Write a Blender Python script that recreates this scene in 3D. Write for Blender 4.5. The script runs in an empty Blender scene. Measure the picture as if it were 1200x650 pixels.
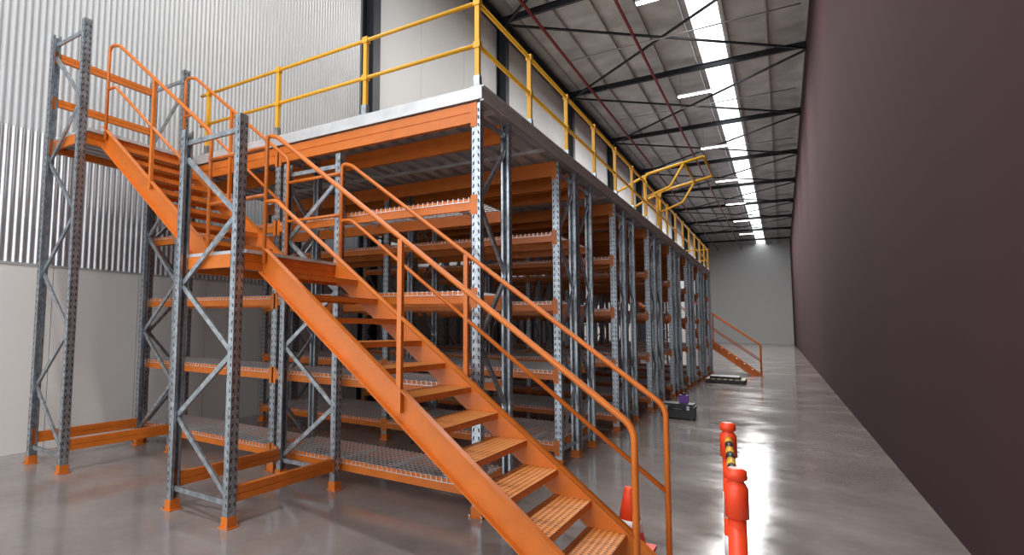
import bpy, math, random
from mathutils import Vector, Matrix
random.seed(4)
scene=bpy.context.scene
try:
    scene.view_settings.view_transform='Standard'
    scene.view_settings.look='None'
except Exception as e: print(e)

# ---------------------------------------------------------------- materials
def srgb(r,g,b):
    f=lambda c:(c/255/12.92) if c/255<=.04045 else ((c/255+.055)/1.055)**2.4
    return (f(r),f(g),f(b),1)
def mat(name,col,rough=.5,metal=0.,noise=.0,nscale=8.,bump=0.,bscale=40.,emit=None,estr=0,spec=None):
    m=bpy.data.materials.new(name);m.use_nodes=True
    nt=m.node_tree;N=nt.nodes;L=nt.links
    b=N['Principled BSDF'];b.inputs['Base Color'].default_value=col
    b.inputs['Roughness'].default_value=rough;b.inputs['Metallic'].default_value=metal
    if spec is not None: b.inputs['Specular IOR Level'].default_value=spec
    tc=N.new('ShaderNodeTexCoord');src=tc.outputs['Object']
    if noise:
        n=N.new('ShaderNodeTexNoise');n.inputs['Scale'].default_value=nscale;n.inputs['Detail'].default_value=6
        L.new(src,n.inputs['Vector'])
        cr=N.new('ShaderNodeValToRGB')
        cr.color_ramp.elements[0].position=.3;cr.color_ramp.elements[1].position=.7
        cr.color_ramp.elements[0].color=tuple(c*(1-noise) for c in col[:3])+(1,)
        cr.color_ramp.elements[1].color=tuple(min(1,c*(1+noise)) for c in col[:3])+(1,)
        L.new(n.outputs['Fac'],cr.inputs['Fac']);L.new(cr.outputs['Color'],b.inputs['Base Color'])
        mr=N.new('ShaderNodeMapRange');mr.inputs['To Min'].default_value=max(.02,rough-.08);mr.inputs['To Max'].default_value=rough+.1
        L.new(n.outputs['Fac'],mr.inputs['Value']);L.new(mr.outputs['Result'],b.inputs['Roughness'])
    if bump:
        n2=N.new('ShaderNodeTexNoise');n2.inputs['Scale'].default_value=bscale
        L.new(tc.outputs['Object'],n2.inputs['Vector'])
        bp=N.new('ShaderNodeBump');bp.inputs['Strength'].default_value=bump;bp.inputs['Distance'].default_value=.01
        L.new(n2.outputs['Fac'],bp.inputs['Height']);L.new(bp.outputs['Normal'],b.inputs['Normal'])
    if emit:
        b.inputs['Emission Color'].default_value=emit;b.inputs['Emission Strength'].default_value=estr
    return m
M_GALV=mat('galvanised_steel',(.40,.44,.475,1),.32,.8,.34,22)
M_GALVD=mat('galvanised_deck',(.60,.61,.61,1),.4,.4,.15,5)
M_WIRE=mat('bright_zinc_wire',(.72,.73,.74,1),.35,.5)
M_SLOT=mat('punched_slot_dark',(.03,.032,.036,1),.8)
M_OR=mat('orange_powdercoat',srgb(206,110,34),.36,0,.10,6)
M_YE=mat('yellow_powdercoat',srgb(226,170,44),.4,0,.04,5)
M_RED=mat('red_paint',srgb(120,34,40),.5)
M_BLK=mat('dark_blue_steel_paint',srgb(28,32,40),.5)
M_WHITE=mat('white_wall_panel',srgb(210,210,209),.5,0,.02,1.5)
M_LOW=mat('lower_wall_panel',srgb(226,223,218),.45,0,.03,.8)
M_CORR=mat('corrugated_metallic',(.56,.575,.59,1),.33,.75,.06,2)  # lower cladding band, set more metallic and glossier than the band above
M_CORRW=mat('corrugated_pale',(.50,.505,.505,1),.42,.25,.03,2)
M_CREAM=mat('deck_edge_channel',(.62,.61,.56,1),.5,.2,.08,6)
M_BROWN=mat('dark_brown_wall_paint',srgb(68,46,49),1.,spec=.15)
M_ROOF=mat('roof_insulation_foil',(.48,.48,.49,1),.5,.2,.25,1.2)
M_PUR=mat('roof_purlin_steel',(.45,.45,.46,1),.5,.4)
M_LAMP=mat('lamp_diffuser',(1,1,1,1),.5,emit=(1,.98,.94,1),estr=14)
M_SKY=mat('skylight_sheet',(.9,.95,1,1),.5,emit=(.93,.97,1,1),estr=3.0)
M_CONE=mat('safety_red_orange_plastic',srgb(238,70,30),.4)
M_REFL=mat('white_reflective_band',(.85,.85,.85,1),.3)
M_BPL=mat('black_plastic',(.02,.02,.022,1),.45)
M_PURP=mat('purple_plastic',srgb(110,60,150),.5)
M_WOOD=mat('particleboard_deck',srgb(176,160,136),.6,0,.15,12)
def tread_mat():
    m=bpy.data.materials.new('orange_perforated_tread');m.use_nodes=True
    nt=m.node_tree;N=nt.nodes;L=nt.links;b=N['Principled BSDF'];b.inputs['Roughness'].default_value=.42
    tc=N.new('ShaderNodeTexCoord');sx=N.new('ShaderNodeSeparateXYZ');L.new(tc.outputs['Object'],sx.inputs[0])
    def cell(o,s):
        a=N.new('ShaderNodeMath');a.operation='MULTIPLY';a.inputs[1].default_value=s;L.new(o,a.inputs[0])
        f=N.new('ShaderNodeMath');f.operation='FRACT';L.new(a.outputs[0],f.inputs[0])
        g=N.new('ShaderNodeMath');g.operation='SUBTRACT';g.inputs[1].default_value=.5;L.new(f.outputs[0],g.inputs[0])
        h=N.new('ShaderNodeMath');h.operation='POWER';h.inputs[1].default_value=2
        ab=N.new('ShaderNodeMath');ab.operation='ABSOLUTE';L.new(g.outputs[0],ab.inputs[0]);L.new(ab.outputs[0],h.inputs[0]);return h.outputs[0]
    a=cell(sx.outputs['X'],26);c=cell(sx.outputs['Y'],26)
    s=N.new('ShaderNodeMath');s.operation='ADD';L.new(a,s.inputs[0]);L.new(c,s.inputs[1])
    cr=N.new('ShaderNodeValToRGB');cr.color_ramp.elements[0].position=.06;cr.color_ramp.elements[1].position=.11
    cr.color_ramp.elements[0].color=srgb(112,62,28);cr.color_ramp.elements[1].color=srgb(216,136,66)
    L.new(s.outputs[0],cr.inputs['Fac']);L.new(cr.outputs['Color'],b.inputs['Base Color'])
    bp=N.new('ShaderNodeBump');bp.inputs['Strength'].default_value=.5;bp.inputs['Distance'].default_value=.006
    L.new(s.outputs[0],bp.inputs['Height']);L.new(bp.outputs['Normal'],b.inputs['Normal']);return m
M_TREAD=tread_mat()
def floor_mat():
    m=bpy.data.materials.new('polished_sealed_concrete');m.use_nodes=True
    nt=m.node_tree;N=nt.nodes;L=nt.links;b=N['Principled BSDF']
    tc=N.new('ShaderNodeTexCoord')
    n=N.new('ShaderNodeTexNoise');n.inputs['Scale'].default_value=.9;n.inputs['Detail'].default_value=9;n.inputs['Roughness'].default_value=.68
    L.new(tc.outputs['Object'],n.inputs['Vector'])
    cr=N.new('ShaderNodeValToRGB');cr.color_ramp.elements[0].position=.3;cr.color_ramp.elements[1].position=.72
    cr.color_ramp.elements[0].color=srgb(120,111,107);cr.color_ramp.elements[1].color=srgb(154,145,140)
    L.new(n.outputs['Fac'],cr.inputs['Fac']);L.new(cr.outputs['Color'],b.inputs['Base Color'])
    mr=N.new('ShaderNodeMapRange');mr.inputs['From Min'].default_value=.35;mr.inputs['From Max'].default_value=.65
    mr.inputs['To Min'].default_value=.07;mr.inputs['To Max'].default_value=.2
    L.new(n.outputs['Fac'],mr.inputs['Value']);L.new(mr.outputs['Result'],b.inputs['Roughness'])
    b.inputs['IOR'].default_value=1.65
    n2=N.new('ShaderNodeTexNoise');n2.inputs['Scale'].default_value=3.5;n2.inputs['Detail'].default_value=3
    L.new(tc.outputs['Object'],n2.inputs['Vector'])
    bp=N.new('ShaderNodeBump');bp.inputs['Strength'].default_value=.18;bp.inputs['Distance'].default_value=.01
    L.new(n2.outputs['Fac'],bp.inputs['Height']);L.new(bp.outputs['Normal'],b.inputs['Normal'])
    return m
M_FLOOR=floor_mat()

# ---------------------------------------------------------------- mesh builder
class MB:
    def __init__(s): s.v=[];s.f=[];s.m=[];s.sm=[];s.mats=[]
    def mi(s,m):
        if m not in s.mats: s.mats.append(m)
        return s.mats.index(m)
    def hexa(s,P,m):
        b=len(s.v);s.v+= [tuple(p) for p in P];k=s.mi(m)
        for q in((0,3,2,1),(4,5,6,7),(0,1,5,4),(1,2,6,5),(2,3,7,6),(3,0,4,7)):
            s.f.append(tuple(b+i for i in q));s.m.append(k);s.sm.append(False)
    def box(s,x0,x1,y0,y1,z0,z1,m):
        s.hexa([(x0,y0,z0),(x1,y0,z0),(x1,y1,z0),(x0,y1,z0),(x0,y0,z1),(x1,y0,z1),(x1,y1,z1),(x0,y1,z1)],m)
    def bar(s,a,b,w,h,m,up=(0,0,1)):
        a=Vector(a);b=Vector(b);d=(b-a).normalized();u=Vector(up)
        r=d.cross(u)
        if r.length<1e-4: r=d.cross(Vector((1,0,0)))
        r.normalize();u=r.cross(d).normalized();r=r*w/2;u=u*h/2
        s.hexa([a-r-u,a+r-u,a+r+u,a-r+u,b-r-u,b+r-u,b+r+u,b-r+u],m)
    def quad(s,P,m):
        b=len(s.v);s.v+=[tuple(p) for p in P];s.f.append(tuple(range(b,b+4)));s.m.append(s.mi(m));s.sm.append(False)
    def tube(s,path,r,m,n=10,closed=False):
        P=[Vector(p) for p in path];k=s.mi(m);b=len(s.v);cnt=len(P);prev=None
        for i,p in enumerate(P):
            if closed: d=(P[(i+1)%cnt]-P[i-1])
            else: d=(P[min(i+1,cnt-1)]-P[max(i-1,0)])
            d.normalize()
            if prev is None:
                a=Vector((0,0,1)) if abs(d.z)<.9 else Vector((1,0,0));x=d.cross(a).normalized()
            else:
                x=(prev-d*prev.dot(d)).normalized()
            prev=x;y=d.cross(x)
            for j in range(n):
                t=2*math.pi*j/n;s.v.append(tuple(p+(x*math.cos(t)+y*math.sin(t))*r))
        for i in range(cnt if closed else cnt-1):
            for j in range(n):
                i2=(i+1)%cnt
                s.f.append((b+i*n+j,b+i*n+(j+1)%n,b+i2*n+(j+1)%n,b+i2*n+j));s.m.append(k);s.sm.append(True)
        if not closed:
            s.f.append(tuple(b+j for j in reversed(range(n))));s.m.append(k);s.sm.append(False)
            s.f.append(tuple(b+(cnt-1)*n+j for j in range(n)));s.m.append(k);s.sm.append(False)
    def lathe(s,c,prof,m,n=20):
        b=len(s.v);k=s.mi(m)
        for r,z in prof:
            for j in range(n):
                t=2*math.pi*j/n;s.v.append((c[0]+r*math.cos(t),c[1]+r*math.sin(t),c[2]+z))
        for i in range(len(prof)-1):
            for j in range(n):
                s.f.append((b+i*n+j,b+i*n+(j+1)%n,b+(i+1)*n+(j+1)%n,b+(i+1)*n+j));s.m.append(k);s.sm.append(True)
        s.f.append(tuple(b+j for j in reversed(range(n))));s.m.append(k);s.sm.append(False)
        s.f.append(tuple(b+(len(prof)-1)*n+j for j in range(n)));s.m.append(k);s.sm.append(False)
    def mesh(s,name):
        me=bpy.data.meshes.new(name);me.from_pydata(s.v,[],s.f)
        for m in s.mats: me.materials.append(m)
        me.polygons.foreach_set('material_index',s.m);me.polygons.foreach_set('use_smooth',s.sm)
        me.update();return me
    def obj(s,name,loc=(0,0,0)):
        o=bpy.data.objects.new(name,s.mesh(name));o.location=loc;scene.collection.objects.link(o);return o
def inst(name,me,loc,scale=(1,1,1),rot=(0,0,0)):
    o=bpy.data.objects.new(name,me);o.location=loc;o.scale=scale;o.rotation_euler=rot;scene.collection.objects.link(o);return o
def fillet(path,rad,seg=6):
    P=[Vector(p) for p in path];out=[P[0]]
    for i in range(1,len(P)-1):
        a=(P[i-1]-P[i]);b=(P[i+1]-P[i]);ang=a.angle(b)
        t=min(rad/math.tan(ang/2),a.length*.49,b.length*.49)
        p0=P[i]+a.normalized()*t;p1=P[i]+b.normalized()*t
        for k in range(seg+1):
            q=k/seg;out.append(p0*(1-q)**2+P[i]*2*q*(1-q)+p1*q*q)
    out.append(P[-1]);return out

# ---------------------------------------------------------------- rack components
UW,UD=.086,.066
def upright(mb,x,y,z1,out,z0=0.0):
    o=Vector((out[0],out[1],0));u=Vector((-o.y,o.x,0));c=Vector((x,y,0))
    def pl(u0,u1,v0,v1,za,zb,m):
        P=[]
        for z in(za,zb):
            for a,b in((u0,v0),(u1,v0),(u1,v1),(u0,v1)):
                q=c+u*a+o*b;P.append((q.x,q.y,z))
        mb.hexa(P,m)
    h=UW/2;d=UD/2;t=.0035
    pl(-h,h,d-t,d,z0+.01,z1,M_GALV)
    for sgn in(-1,1):
        a,b=sorted((sgn*h,sgn*(h-t)));pl(a,b,-d,d,z0+.01,z1,M_GALV)
        a,b=sorted((sgn*h,sgn*(h-.022)));pl(a,b,-d,-d+t,z0+.01,z1,M_GALV)
    z=z0+.16
    while z<z1-.04:
        for a in(-.024,.024):
            q=c+o*(d+.0008);k=.0065;tt=.004 if a>0 else -.004
            q=q+u*a
            P=[q+u*(-k+tt),q+u*(k+tt),q+u*(k-tt),q+u*(-k-tt)]
            mb.quad([(P[0].x,P[0].y,z),(P[1].x,P[1].y,z),(P[2].x,P[2].y,z+.032),(P[3].x,P[3].y,z+.032)],M_SLOT)
        for sgn in(-1,1):
            q=c+u*sgn*(h+.0008);k=.006
            P=[q+o*(.012-k),q+o*(.012+k)]
            mb.quad([(P[0].x,P[0].y,z),(P[1].x,P[1].y,z),(P[1].x,P[1].y,z+.026),(P[0].x,P[0].y,z+.026)],M_SLOT)
        z+=.068
    pl(-.065,.065,-.055,.06,z0,z0+.008,M_OR)
    pl(-h-.006,h+.006,-d-.004,d+.006,z0+.008,z0+.085,M_OR)
    for sgn in(-1,1):
        pl(sgn*.055-.007,sgn*.055+.007,.048-.007,.048+.005,z0+.008,z0+.022,M_GALV)
def frame(mb,A,B,zt,zp=.62,first=.18,flip=0):
    A=Vector(A);B=Vector(B);d=(B-A).normalized()
    upright(mb,A.x,A.y,zt,(-d.x,-d.y));upright(mb,B.x,B.y,zt,(d.x,d.y))
    a=A+d*.03;b=B-d*.03
    def br(z0,z1):
        mb.bar((a.x,a.y,z0),(b.x,b.y,z1),.026,.042,M_GALV)
    br(first,first);br(zt-.12,zt-.12)
    n=max(2,int(round((zt-.3-first)/zp)));st=(zt-.3-first)/n
    for i in range(n):
        z0=first+.05+i*st;z1=z0+st-.02
        if (i+flip)%2: z0,z1=z1,z0
        br(z0,z1)
def beamx(mb,x0,x1,y,zt,h=.105,t=.045,face=-1,deep=False):
    if deep:
        mb.box(x0,x1,y-t/2,y+t/2,zt-h*.46,zt,M_OR)
        mb.box(x0,x1,y-t/2+.006,y+t/2-.006,zt-h*.54,zt-h*.46,M_OR)
        mb.box(x0,x1,y-t/2,y+t/2,zt-h,zt-h*.54,M_OR)
    else:
        mb.box(x0,x1,y-t/2,y+t/2,zt-h,zt-.02,M_OR)
        mb.box(x0,x1,y-t/2,y+.002,zt-.02,zt,M_OR)
    for xx,s in((x0,1),(x1,-1)):
        a,b=sorted((xx-s*.055,xx+s*.004))
        yy=y+face*(t/2+.004)
        mb.box(a,b,min(yy,yy-face*.006),max(yy,yy-face*.006),zt-h-.04,zt if deep else zt+.03,M_OR)
def beamy(mb,y0,y1,x,zt,h=.115,t=.045,face=1):
    mb.box(x-t/2,x+t/2,y0,y1,zt-h*.48,zt,M_OR)
    mb.box(x-t/2+.005,x+t/2-.005,y0,y1,zt-h*.54,zt-h*.48,M_OR)
    mb.box(x-t/2,x+t/2,y0,y1,zt-h,zt-h*.54,M_OR)
    for yy,s in((y0,1),(y1,-1)):
        a,b=sorted((yy-s*.055,yy+s*.004));xx=x+face*(t/2+.004)
        mb.box(min(xx,xx-face*.006),max(xx,xx-face*.006),a,b,zt-h-.03,zt+.03,M_OR)

H=3.72
BX=[-.045,-2.47,-4.9]
LEV=[.27,1.09,1.90,2.72]
def row_mesh():
    mb=MB();D=.72
    for i,x in enumerate(BX): frame(mb,(x,.035,0),(x,D-.035,0),3.575,flip=i%2)
    for i in range(2):
        x1=BX[i]-.045;x0=BX[i+1]+.045
        for z in LEV:
            beamx(mb,x0,x1,.024,z,face=-1);beamx(mb,x0,x1,D-.024,z,face=1)
            zz=z+.004
            nw=45
            for k in range(nw):
                xx=x0+.02+k*(x1-x0-.04)/(nw-1)
                mb.box(xx-.003,xx+.003,-.006,D+.006,zz,zz+.006,M_WIRE)
                for yy in(-.006,D+.0005):
                    mb.box(xx-.003,xx+.003,yy,yy+.0055,zz-.036,zz,M_WIRE)
            for k in range(10):
                yy=.03+k*(D-.06)/9
                mb.box(x0+.01,x1-.01,yy-.0035,yy+.0035,zz-.006,zz,M_WIRE)
            for yy in(-.009,D+.006):
                mb.box(x0+.02,x1-.02,yy,yy+.004,zz-.036,zz-.031,M_WIRE)
            for k in range(4):
                xx=x0+.3+k*(x1-x0-.6)/3
                mb.box(xx-.02,xx+.02,.05,D-.05,zz-.03,zz-.007,M_GALVD)
        beamx(mb,x0,x1,.024,3.583,h=.18,t=.05,face=-1,deep=True)
        beamx(mb,x0,x1,D-.024,3.583,h=.18,t=.05,face=1,deep=True)
    return mb.mesh('pallet_rack')
RM=row_mesh()
rowsY=[0.0]
for k in range(6):
    y=2.2+k*2.83;rowsY+=[y,y+.76]
rowsY.append(2.2+6*2.83-.03)
for y in rowsY: inst('pallet_rack',RM,(0,y,0))
YEND=rowsY[-1]+.72

# ---------------------------------------------------------------- mezzanine deck
mb=MB();XL=-5.02
x=-.2
while x>XL+.1:
    mb.box(x-.05,x+.05,.02,YEND-.02,3.615,3.66,M_GALVD)
    mb.box(x-.055,x-.05,.02,YEND-.02,3.615,3.68,M_GALVD);x-=.2
for y in [.37+1.415*i for i in range(14)]:
    if y<YEND: mb.box(XL,-.02,y-.02,y+.02,3.587,3.625,M_GALVD)
mb.box(XL,-.012,.012,YEND-.012,3.661,3.70,M_GALVD)
mb.box(XL,-.012,.012,YEND-.012,3.70,H,M_WOOD)
mb.box(XL,0.012,-.004,.012,3.60,H+.005,M_GALVD)
mb.box(XL,-.0,-.02,-.004,3.60,3.612,M_GALVD)
mb.box(-.012,.012,.012,YEND,3.587,H+.005,M_CREAM)
mb.box(.0,.03,.0,YEND,3.587,3.597,M_CREAM);mb.box(.0,.03,.0,YEND,H-.006,H+.006,M_CREAM)
mb.box(XL,.012,YEND-.012,YEND+.006,3.60,H+.005,M_GALVD)
mb.obj('mezzanine_deck')

# yellow handrail
mb=MB();R=.02;ZT=4.53;ZM=4.13
def ypost(x,y):
    mb.bar((x,y,H+.006),(x,y,ZT),.042,.042,M_YE,up=(1,0,0))
    mb.box(x-.028,x+.028,y-.028,y+.028,H+.006,H+.12,M_GALV)
    mb.box(x-.05,x+.05,y-.05,y+.05,H+.006,H+.014,M_GALV)
    for z in(ZT,ZM): mb.box(x-.03,x+.03,y-.03,y+.03,z-.03,z+.03,M_YE)
FX=[-3.8,-2.55,-1.3,-.05]
for x in FX: ypost(x,.05)
n=int((YEND-.1)/1.25);SY=[.05+i*(YEND-.1)/n for i in range(n+1)]
for y in SY[1:]: ypost(-.05,y)
for z in(ZT,ZM):
    mb.tube([(FX[0]-.15,.05,z),(-.05,.05,z)],R,M_YE);mb.tube([(-.05,.05,z),(-.05,YEND-.05,z)],R,M_YE)
    mb.tube([(-.05,YEND-.05,z),(-3.7,YEND-.05,z)],R,M_YE)
mb.obj('safety_handrail')

# pallet loading gate
mb=MB()
for y in(8.3,10.1):
    mb.tube(fillet([(-.12,y,H+.02),(-.12,y,4.78),(.95,y,5.0)],.12),.03,M_YE)
    mb.tube(fillet([(-.12,y,4.3),(.35,y,4.48),(.6,y,4.92)],.1),.024,M_YE)
    mb.tube([(-.12,y,4.75),(-.95,y,4.35),(-1.1,y,H+.02)],.027,M_YE)
    mb.box(-.16,-.08,y-.05,y+.05,H+.006,H+.02,M_YE)
for p in((.95,5.0),(.6,4.92),(-1.0,4.3),(-1.05,4.0),(-.12,4.3)): mb.tube([(p[0],8.3,p[1]),(p[0],10.1,p[1])],.024,M_YE)
mb.obj('pallet_loading_gate')

# ---------------------------------------------------------------- staircase
XA,XC,YB,YD=-1.49,-2.21,-1.42,-.1
XE,XF=-4.09,-4.78
YN,YF=-1.16,-.19
ZL=2.2
mb=MB()
frame(mb,(XA,YB,0),(XC,YB,0),3.32,zp=.6)
frame(mb,(XA,YD,0),(XC,YD,0),3.32,zp=.6,flip=1)
frame(mb,(XE,YB,0),(XF,YB,0),4.95,zp=.6)
frame(mb,(XE,YD,0),(XF,YD,0),4.85,zp=.6,flip=1)
y0,y1=YB+.045,YD-.045
for x,f in((XA,1),(XC,-1)):
    beamy(mb,y0,y1,x,.30,face=f);beamy(mb,y0,y1,x,ZL-.03,h=.13,face=f)
for x,f in((XE,1),(XF,-1)):
    beamy(mb,y0,y1,x,.34,face=f);beamy(mb,y0,y1,x,H-.04,h=.13,face=f)
beamy(mb,y0,y1,XF,4.75,h=.09,face=-1);beamy(mb,y0,y1,XF,4.2,h=.09,face=-1)
mb.box(XC-.05,XA+.05,YB+.045,YD-.045,ZL-.028,ZL,M_GALVD)
for k in range(5):
    x=XC+.08+k*.14;mb.box(x-.015,x+.015,YB+.05,YD-.05,ZL-.09,ZL-.03,M_GALVD)
mb.box(XF-.05,XE+.06,YB+.045,YD+.06,H-.036,H,M_GALVD)
for k in range(5):
    x=XF+.08+k*.14;mb.box(x-.015,x+.015,YB+.05,YD-.05,H-.1,H-.037,M_GALVD)
for (xa,xb,z) in((XC,XA,ZL),(XF,XE,H)):
    for y in(YB+.055,YD-.055): mb.box(xa+.04,xb-.04,y-.02,y+.02,z-.14,z-.03,M_OR)
def flight(xt,zt,xb,zb,nr):
    run=xb-xt;rise=zt-zb;sl=rise/run;g=run/nr;r=rise/nr
    for y,s in((YN,-1),(YF,1)):
        top=.05;bot=-.19
        def zl(x,o): return zt-sl*(x-xt)+o
        xs=xt-.02;xe=xb+.12
        def par(xa,xb_,oa,ob,ya,yb):
            za0=zl(xa,oa);za1=zl(xa,ob);zb0=zl(xb_,oa);zb1=zl(xb_,ob);mn=zb
            za0=max(za0,mn);za1=max(za1,mn);zb0=max(zb0,mn);zb1=max(zb1,mn+.001)
            mb.hexa([(xa,ya,za0),(xb_,ya,zb0),(xb_,yb,zb0),(xa,yb,za0),(xa,ya,za1),(xb_,ya,zb1),(xb_,yb,zb1),(xa,yb,za1)],M_OR)
        seg=24
        for i in range(seg):
            a=xs+(xe-xs)*i/seg;b=xs+(xe-xs)*(i+1)/seg
            par(a,b,bot,top,y-.004,y+.004)
            ya,yb=sorted((y,y+s*.055))
            par(a,b,top-.008,top,ya,yb);par(a,b,bot,bot+.008,ya,yb)
    for i in range(1,nr):
        z=zt-r*i;x0=xt+g*(i-1);x1=x0+g+.03
        mb.box(x0,x1,YN+.006,YF-.006,z-.006,z,M_TREAD)
        mb.box(x1-.004,x1,YN+.006,YF-.006,z-.045,z-.004,M_OR)
        mb.box(x0,x0+.004,YN+.006,YF-.006,z-.045,z-.004,M_OR)
        for yy in(YN+.008,YF-.012): mb.box(x0+.01,x1-.01,yy,yy+.004,z-.05,z-.004,M_OR)
RT=.0185
flight(XA+.05,ZL,1.38,0,12)
flight(XE+.06,H,XC+.1,ZL,8)
for y in(YN-.03,YF+.03):
    mb.tube(fillet([(-1.42,y,ZL-.1),(-1.42,y,3.2),(-1.3,y,3.16),(1.43,y,1.07),(1.43,y,.0)],.14),RT,M_OR)
    mb.tube(fillet([(-1.42,y,2.62),(-1.3,y,2.62),(1.43,y,.5)],.1),RT*.9,M_OR)
    mb.bar((-.06,y,1.0),(-.06,y,2.2),.036,.036,M_OR,up=(1,0,0))
    mb.box(1.38,1.48,y-.05,y+.05,0,.008,M_OR)
    mb.tube(fillet([(-4.0,y,H-.1),(-4.0,y,4.72),(-3.8,y,4.66),(-2.16,y,3.36),(-2.16,y,ZL-.1)],.14),RT,M_OR)
    mb.tube(fillet([(-4.0,y,4.2),(-3.85,y,4.2),(-2.16,y,2.82)],.08),RT*.9,M_OR)
    mb.bar((-3.1,y,2.95),(-3.1,y,4.1),.034,.034,M_OR,up=(1,0,0))
for z in(3.1,2.68):
    mb.tube([(-2.16,YN-.03,z),(-1.42,YN-.03,z)],RT*.9,M_OR)
    mb.tube([(-2.16,YF+.03,z),(-1.42,YF+.03,z)],RT*.9,M_OR)
stair=mb.obj('access_staircase')
inst('access_staircase',stair.data,(0,YEND,0),scale=(1,-1,1))

# ---------------------------------------------------------------- building shell
XW=-5.40;ZCOR=2.26;ZROOF=12.2;YS=-7.;YE=80.;XR=3.15
def plain(name,x0,x1,y0,y1,z0,z1,m):
    b=MB();b.box(x0,x1,y0,y1,z0,z1,m);return b.obj(name)
plain('floor',XW-.3,XR+.3,YS-12,YE+.3,-.2,0,M_FLOOR)
YCOL=5.6
mb=MB()
y=YS
while y<YE:
    y2=min(y+1.2,YE);mb.box(XW-.15,XW,y+.004,y2-.004,0,ZCOR,M_LOW);y=y2
mb.box(XW-.16,XW-.004,YS,YE,0,ZCOR,M_SLOT)
mb.box(XW-.15,XW+.012,YS,YE,ZCOR,ZCOR+.03,M_CORRW)
def corr(y0,y1,z0,z1,m,per=.085,amp=.012):
    n=int((y1-y0)/per*8);b=len(mb.v);k=mb.mi(m)
    for i in range(n+1):
        yy=y0+(y1-y0)*i/n;xx=XW-.03+amp*math.sin(2*math.pi*(yy-y0)/per)
        mb.v+=[(xx,yy,z0),(xx,yy,z1)]
    for i in range(n):
        mb.f.append((b+2*i,b+2*i+2,b+2*i+3,b+2*i+1)[::-1]);mb.m.append(k);mb.sm.append(True)
corr(YS,YCOL,ZCOR+.03,3.95,M_CORR)
corr(YS,YCOL,3.95,ZROOF,M_CORRW,.085,.016)
mb.box(XW-.15,XW-.06,YS,YE,ZCOR,ZROOF,M_CORRW)
y=YCOL
while y<YE:
    y2=min(y+2.53,YE);mb.box(XW-.06,XW-.01,y+.006,y2-.006,ZCOR,ZROOF,M_WHITE);y=y2
mb.obj('wall_left')
plain('wall_far',XW-.15,XR+.15,YE,YE+.2,0,ZROOF,M_WHITE)
plain('wall_right',XR,XR+.2,YS,YE,0,ZROOF,M_BROWN)
def ibeam(mb,a,b,w,h,m,up):
    a=Vector(a);b=Vector(b);u=Vector(up).normalized()
    mb.bar(a,b,.016,h,m,up=up)
    for s in(-1,1): mb.bar(a+u*s*h/2,b+u*s*h/2,w,.02,m,up=up)
cols=[YCOL+7.6*i for i in range(10)]
c=MB();ibeam(c,(0,0,0),(0,0,ZROOF-.6),.28,.3,M_BLK,(1,0,0));cm=c.mesh('steel_column')
for y in cols: inst('steel_column',cm,(XW+.17,y,0))
mb=MB()
SK0,SK1=-.1,.74
for xa,xb in((XW-.15,SK0),(SK1,XR+.2)): mb.box(xa,xb,YS,YE+.2,ZROOF,ZROOF+.1,M_ROOF)
x=XW+.5
while x<XR:
    if not(SK0-.1<x<SK1+.1): mb.box(x-.03,x+.03,YS,YE,ZROOF-.15,ZROOF,M_PUR)
    x+=1.15
mb.obj('ceiling')
plain('skylight',SK0,SK1,YS,YE,ZROOF+.02,ZROOF+.05,M_SKY)
mb=MB()
for y in [YCOL-7.6]+cols:
    ibeam(mb,(XW,y,ZROOF-.3),(XR,y,ZROOF-.3),.12,.2,M_BLK,(0,0,1))
ibeam(mb,(XW+.15,YS,ZROOF-.45),(XW+.15,YE,ZROOF-.45),.2,.36,M_BLK,(0,0,1))
for y in cols[:8]:
    mb.bar((XW+.2,y,ZROOF-.45),(XR,y+7.6,ZROOF-.45),.07,.07,M_BLK);mb.bar((XW+.2,y+7.6,ZROOF-.5),(XR,y,ZROOF-.5),.07,.07,M_BLK)
mb.obj('roof_truss')
mb=MB()
for x in(-4.1,-1.7): mb.tube([(x,YS+.2,ZROOF-.6),(x,YE-.1,ZROOF-.6)],.05,M_RED,8)
y=-6
while y<70:
    mb.tube([(-4.1,y,ZROOF-.6),(2.9,y,ZROOF-.6)],.025,M_PUR,6);y+=7.6
mb.obj('fire_sprinkler_pipe')
lm=MB();lm.box(-.62,.62,-.09,.09,.0,.06,M_REFL);lm.box(-.6,.6,-.08,.08,-.03,0,M_LAMP)
for s in(-.5,.5): lm.bar((s,0,.06),(s,0,1.1),.008,.008,M_BLK,up=(1,0,0))
me=lm.mesh('linear_highbay_lamp')
for i in range(9):
    y=-3.6+8.35*i
    o=inst('linear_highbay_lamp',me,(-.45,y,11.1))
    ld=bpy.data.lights.new('highbay_light','AREA');ld.shape='RECTANGLE';ld.size=1.2;ld.size_y=.3;ld.energy=400 if i<3 else 650
    ld.color=(1,.99,.98)
    lo=bpy.data.objects.new('light_source',ld);lo.parent=o;lo.location=(0,0,-.05);scene.collection.objects.link(lo)

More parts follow.
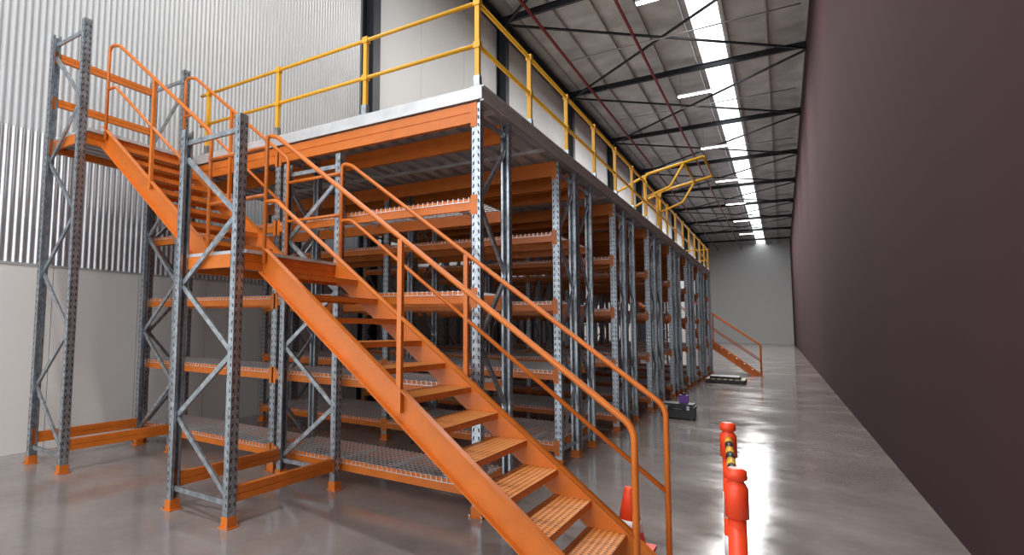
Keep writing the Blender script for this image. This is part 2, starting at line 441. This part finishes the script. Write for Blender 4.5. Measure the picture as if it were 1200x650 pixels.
# ---------------------------------------------------------------- small floor items
def delineator(loc,h=1.0):
    b=MB()
    b.lathe((0,0,0),[(.19,0),(.19,.04),(.06,.09),(.04,.11),(.034,h-.2)],M_CONE)
    b.lathe((0,0,0),[(.0375,h*.45),(.0375,h*.6)],M_REFL)
    b.lathe((0,0,0),[(.039,h*.22),(.0385,h*.35)],M_REFL)
    b.lathe((0,0,h-.2),[(.034,0),(.045,.005),(.045,.13),(.034,.15),(.026,.155),(.042,.165),(.042,.2),(.026,.21)],M_CONE)
    return b.obj('delineator_post',loc)
PA=Vector((1.91,-1.6,.84));PB=Vector((1.80,-.35,.94))
delineator((PA.x,PA.y,0));delineator((PB.x,PB.y,0),1.02)
b=MB()
for i in range(10):
    a=PA.lerp(PB,.04+i*.092);c_=PA.lerp(PB,.04+(i+1)*.092)
    b.tube([a,c_],.021,M_YE if i%2 else M_BPL,8)
b.obj('barrier_bar')
b=MB()
b.box(-.15,.15,-.15,.15,0,.02,M_CONE);b.lathe((0,0,.02),[(.11,0),(.035,.4),(.03,.42)],M_CONE);b.lathe((0,0,.02),[(.09,.12),(.068,.22)],M_REFL)
b.obj('traffic_cone',(1.14,.07,0))
b=MB();b.box(-.26,.26,-.18,.18,.02,.2,M_BPL);b.box(-.27,.27,-.19,.19,.2,.23,M_BPL);b.box(-.25,.25,-.17,.17,.23,.27,M_BPL)
b.tube(fillet([(-.1,-.19,.18),(-.1,-.24,.18),(.1,-.24,.18),(.1,-.19,.18)],.03),.012,M_BPL)
for x in(-.22,.22):
    for y in(-.14,.14): b.box(x-.02,x+.02,y-.02,y+.02,0,.02,M_BPL)
for x in(-.17,.17): b.box(x-.02,x+.02,-.2,-.185,.17,.24,M_GALV)
b.obj('tool_case',(.52,7.3,0))
b=MB();b.box(-.07,.07,-.05,.05,0,.14,M_PURP);b.lathe((0,0,.14),[(.03,0),(.03,.03),(.015,.04)],M_BPL);b.obj('cleaning_bottle',(.6,7.35,.27))
b=MB()
for i in range(7): b.box(-.5+i*.15,-.5+i*.15+.1,-.55,.55,.11,.13,M_WOOD)
for y in(-.5,0,.5): b.box(-.5,.5,y-.04,y+.04,.02,.11,M_BPL)
for i in range(3): b.box(-.5+i*.45,-.5+i*.45+.1,-.55,.55,0,.02,M_BPL)
b.box(-.4,.35,-.4,.4,.13,.2,M_BPL)
b.obj('wooden_pallet',(.65,16.2,0))

# ---------------------------------------------------------------- world + camera
w=bpy.data.worlds.new('World');scene.world=w;w.use_nodes=True
bg=w.node_tree.nodes['Background'];bg.inputs[0].default_value=(.92,.96,1,1);bg.inputs[1].default_value=3.0
cam=bpy.data.cameras.new('camera');co=bpy.data.objects.new('camera',cam);scene.collection.objects.link(co)
cam.sensor_fit='HORIZONTAL';cam.sensor_width=36;cam.lens=674.1/1200*36
cam.shift_x=(600-430.6)/1200;cam.clip_start=.05;cam.clip_end=300
ya,pi,ro=math.radians(35.781),math.radians(4.662),math.radians(.839)
fw=Vector((-math.sin(ya)*math.cos(pi),math.cos(ya)*math.cos(pi),math.sin(pi)))
r=Vector((math.cos(ya),math.sin(ya),0));u=r.cross(fw)
r2=r*math.cos(ro)+u*math.sin(ro);u2=u*math.cos(ro)-r*math.sin(ro)
co.matrix_world=Matrix(((r2.x,u2.x,-fw.x,2.096),(r2.y,u2.y,-fw.y,-4.579),(r2.z,u2.z,-fw.z,1.6),(0,0,0,1)))
scene.camera=co
